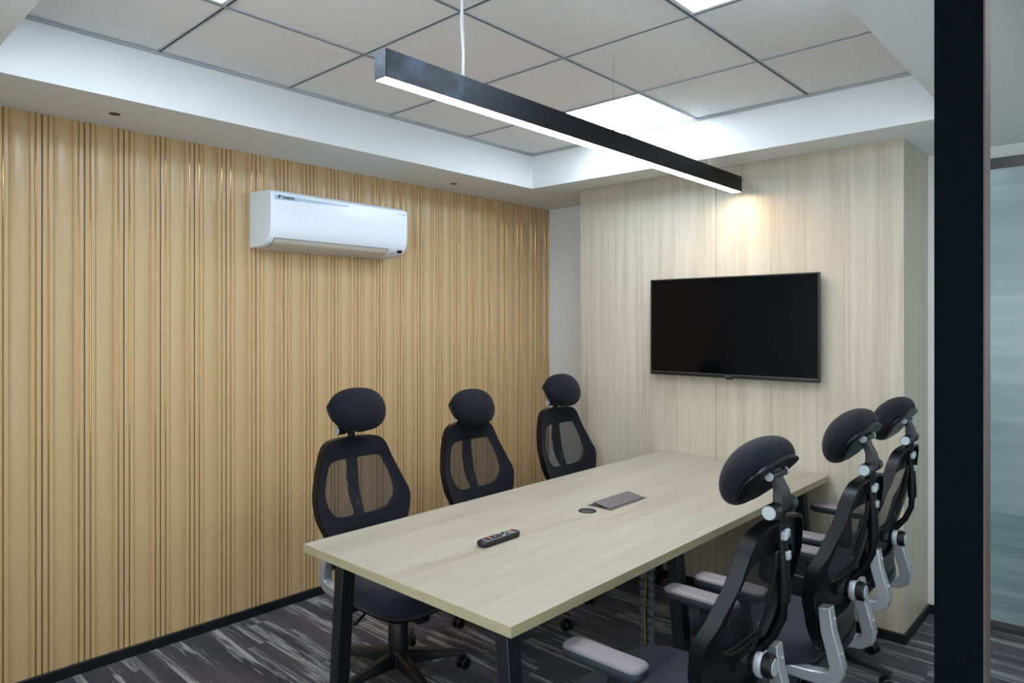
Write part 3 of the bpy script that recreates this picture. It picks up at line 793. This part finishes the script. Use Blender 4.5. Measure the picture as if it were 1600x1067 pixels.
    # ---- silver brackets joining seat and backrest
    for s in (-1, 1):
        path = [(.02, .392), (-.15, .392), (-.235, .394), (-.285, .401), (-.311, .419), (-.316, .447), (-.303, .50), (-.286, .560), (-.276, .640)]
        wid = [.016, .018, .020, .022, .023, .023, .022, .021, .020]
        m = MB(); rg = []
        for i, ((py, pz), wd) in enumerate(zip(path, wid)):
            a_ = Vector(path[max(i-1, 0)]); b_ = Vector(path[min(i+1, len(path)-1)]); t = (b_-a_).normalized(); nrm = Vector((-t.y, t.x))
            q0 = Vector((py, pz)) + nrm*wd; q1 = Vector((py, pz)) - nrm*wd; xc = s*.178; hx_ = .023
            rg.append([(xc-hx_, q0.x, q0.y), (xc+hx_, q0.x, q0.y), (xc+hx_, q1.x, q1.y), (xc-hx_, q1.x, q1.y)])
        m.loft(rg); bk = m.build('back_bracket', M['silver'], ch, angle=50, bevel=.004, seg=3)
        for py, pz in ((-.322, .495), (-.297, .605)):
            m = MB(); m.cyl((s*.178, py-.004, pz-.002), (0, -1, .25), .0062, .007, 14, 0, .0015); m.build('screw', M['chrome'], bk)
    # ---- armrests
    for s in (-1, 1):
        m = MB(); m.box(s*.272-.011, s*.272+.011, -.050, .010, .382, .640); m.box(min(s*.14, s*.283), max(s*.14, s*.283), -.050, .010, .382, .400)
        m.box(s*.272-.016, s*.272+.016, -.056, .016, .375, .565)
        ar = m.build('armrest_post', M['plastic'], ch, bevel=.004)
        m = MB(); Mx = Matrix.Translation((s*.285, .015, 0))
        m.loft([rrect(.034, .118, .022, .640, 6), rrect(.042, .130, .028, .646, 6), rrect(.0445, .133, .030, .660, 6), rrect(.043, .131, .029, .670, 6)], 0, True, True, Mx); m.build('armrest_pad', M['pad_body'], ar, angle=55)
        m = MB(); m.loft([rrect(.0425, .1305, .029, .669, 6), rrect(.041, .129, .028, .675, 6), rrect(.036, .124, .024, .679, 6), rrect(.02, .105, .012, .680, 6)], 0, True, True, Mx); m.build('pad_top', M['pad_top'], ar, angle=55)
    # ---- headrest hinge on top of the spine
    m = MB(); m.cyl((-.078, -.368, 1.098), (1, 0, 0), .0155, .156, 20)
    m.cyl((-.078, -.368, 1.098), (1, 0, 0), .0205, .040, 24); m.cyl((.038, -.368, 1.098), (1, 0, 0), .0205, .040, 24)
    hg = m.build('headrest_hinge', M['plastic'], ch)
    for s in (-1, 1):
        m = MB(); m.cyl((s*.078, -.368, 1.098), (s, 0, 0), .0190, .005, 26, 0, .002); m.build('hinge_cap', M['chrome'], hg)
    # ---- headrest: origin at the upper hinge so that it can tilt on its own
    hr_pivot = Vector((0, -.358, 1.168))
    R0, ARC, HW = .118, .208, .152
    def hp(a, b, off):
        ph = b/R0; lift = off + .010*(1-(a/HW)**2)
        rad = R0 + lift
        return Vector((a, rad*math.cos(ph) - R0 + .058 - .9*a*a, rad*math.sin(ph)*.95 - .030))
    def disk(rho, th, e=2.6):
        c, s = math.cos(th), math.sin(th)
        r = (abs(c)**e + abs(s)**e)**(-1/e); a = HW*rho*r*c; b = ARC/2*rho*r*s
        a *= 1 - .10*(-b/(ARC/2))*.5      # a little wider at the bottom
        return a, b
    N = 96
    def ring(rho, off): return [hp(*disk(rho, 2*PI*k/N, 2.6), off) for k in range(N)]
    def ring2(rho, off):      # the plastic shell: smaller, set towards the top edge
        q = [disk(rho, 2*PI*k/N, 2.6) for k in range(N)]
        return [hp(a*.97, b*.96 + .007, off) for a, b in q]
    m = MB(); T = .053
    rings = [ring(.02, T), ring(.3, T*.985), ring(.55, T*.95), ring(.75, T*.86), ring(.89, T*.68), ring(.97, T*.42), ring(.995, T*.14), ring(1.0, -.004), ring(.97, -.015), ring(.90, -.022), ring(.75, -.024), ring(.4, -.022), ring(.02, -.020)]
    m.loft(rings); hd = m.build('headrest', M['fabric'], ch, angle=180, subsurf=1); hd.location = hr_pivot
    m = MB(); rings = [ring2(.90, -.010), ring2(1.0, -.016), ring2(1.03, -.020), ring2(1.02, -.025), ring2(.94, -.032), ring2(.75, -.045), ring2(.4, -.052), ring2(.02, -.052)]
    m.loft(rings, 0, False); m.add(rings[-1], [tuple(range(N))]); m.build('headrest_shell', M['plastic_gloss'], hd, angle=60, subsurf=1)
    m = MB(); m.cyl((-.052, 0, 0), (1, 0, 0), .0105, .104, 18)
    for s in (-1, 1): m.tube([(s*.040, 0, 0), (s*.030, .020, .000), (s*.024, .038, .002)], [.009, .008, .010], 12)
    m.build('headrest_fork', M['plastic'], hd, angle=50)
    for s in (-1, 1):
        m = MB(); m.cyl((s*.052, 0, 0), (s, 0, 0), .0125, .005, 22, 0, .0018); m.build('fork_cap', M['chrome'], hd)
    # link plate between both hinges
    m = MB(); rg = []
    for y_, z, wx, ty in ((-.368, 1.090, .036, .016), (-.374, 1.120, .034, .015), (-.370, 1.148, .030, .012), (-.358, 1.172, .027, .011), (-.350, 1.206, .025, .009)):
        rg.append([(-wx, y_-ty, z), (wx, y_-ty, z), (wx, y_+ty, z), (-wx, y_+ty, z)])
    m.loft(rg); m.build('hinge_link', M['plastic'], hg, bevel=.004)
    return ch

proto = make_chair()
def child(o, nm): return next(c for c in o.children if c.name.split('.')[0] == nm)
CHAIRS = [  # x, y, heading, base turn, seat rise, headrest tilt, headrest drop, label
    (-2.50, 1.965, -90, 148, -.015, 24, .040, 'black mesh office chair by the fluted wall, nearest of the three on that side'),
    (-2.51, 2.75, -90, 327, -.025, 26, -.012, 'black mesh office chair by the fluted wall with its headrest lowered onto the backrest'),
    (-2.45, 3.49, -90, 20, -.005, 25, .018, 'black mesh office chair by the fluted wall, farthest and beside the pale wood wall'),
    (-1.105, 1.89, 90, 10, .000, 33, .020, 'large nearest black mesh office chair on the glass side of the table, seen from behind'),
    (-1.08, 2.635, 90, 40, .000, 31, .032, 'middle black mesh office chair on the glass side of the table, seen from behind'),
    (-1.13, 3.40, 90, 42, .000, 32, .010, 'farthest black mesh office chair on the glass side of the table, below the television'),
]
for k, (x, y, rz, bt, dz, tilt, drop, lab) in enumerate(CHAIRS):
    c = proto if k == 0 else copy_tree(proto)
    c.location = (x, y, 0); c.rotation_euler = (0, 0, math.radians(rz))
    tag(c, lab, 'office chair', 'mesh office chairs around the table')
for k, c in enumerate([o for o in COL.objects if o.name.split('.')[0] == 'office_chair']):
    x, y, rz, bt, dz, tilt, drop, lab = next(q for q in CHAIRS if q[7] == c['label'])
    for p in c.children:
        nm = p.name.split('.')[0]
        if nm == 'base': p.rotation_euler = (0, 0, math.radians(bt))
        elif nm != 'gas_column': p.location.z += dz
        if nm == 'headrest': p.rotation_euler = (math.radians(tilt), 0, 0)
        if nm == 'headrest': p.location.z += drop
        if nm == 'headrest_hinge': p.location.z += min(0, drop)
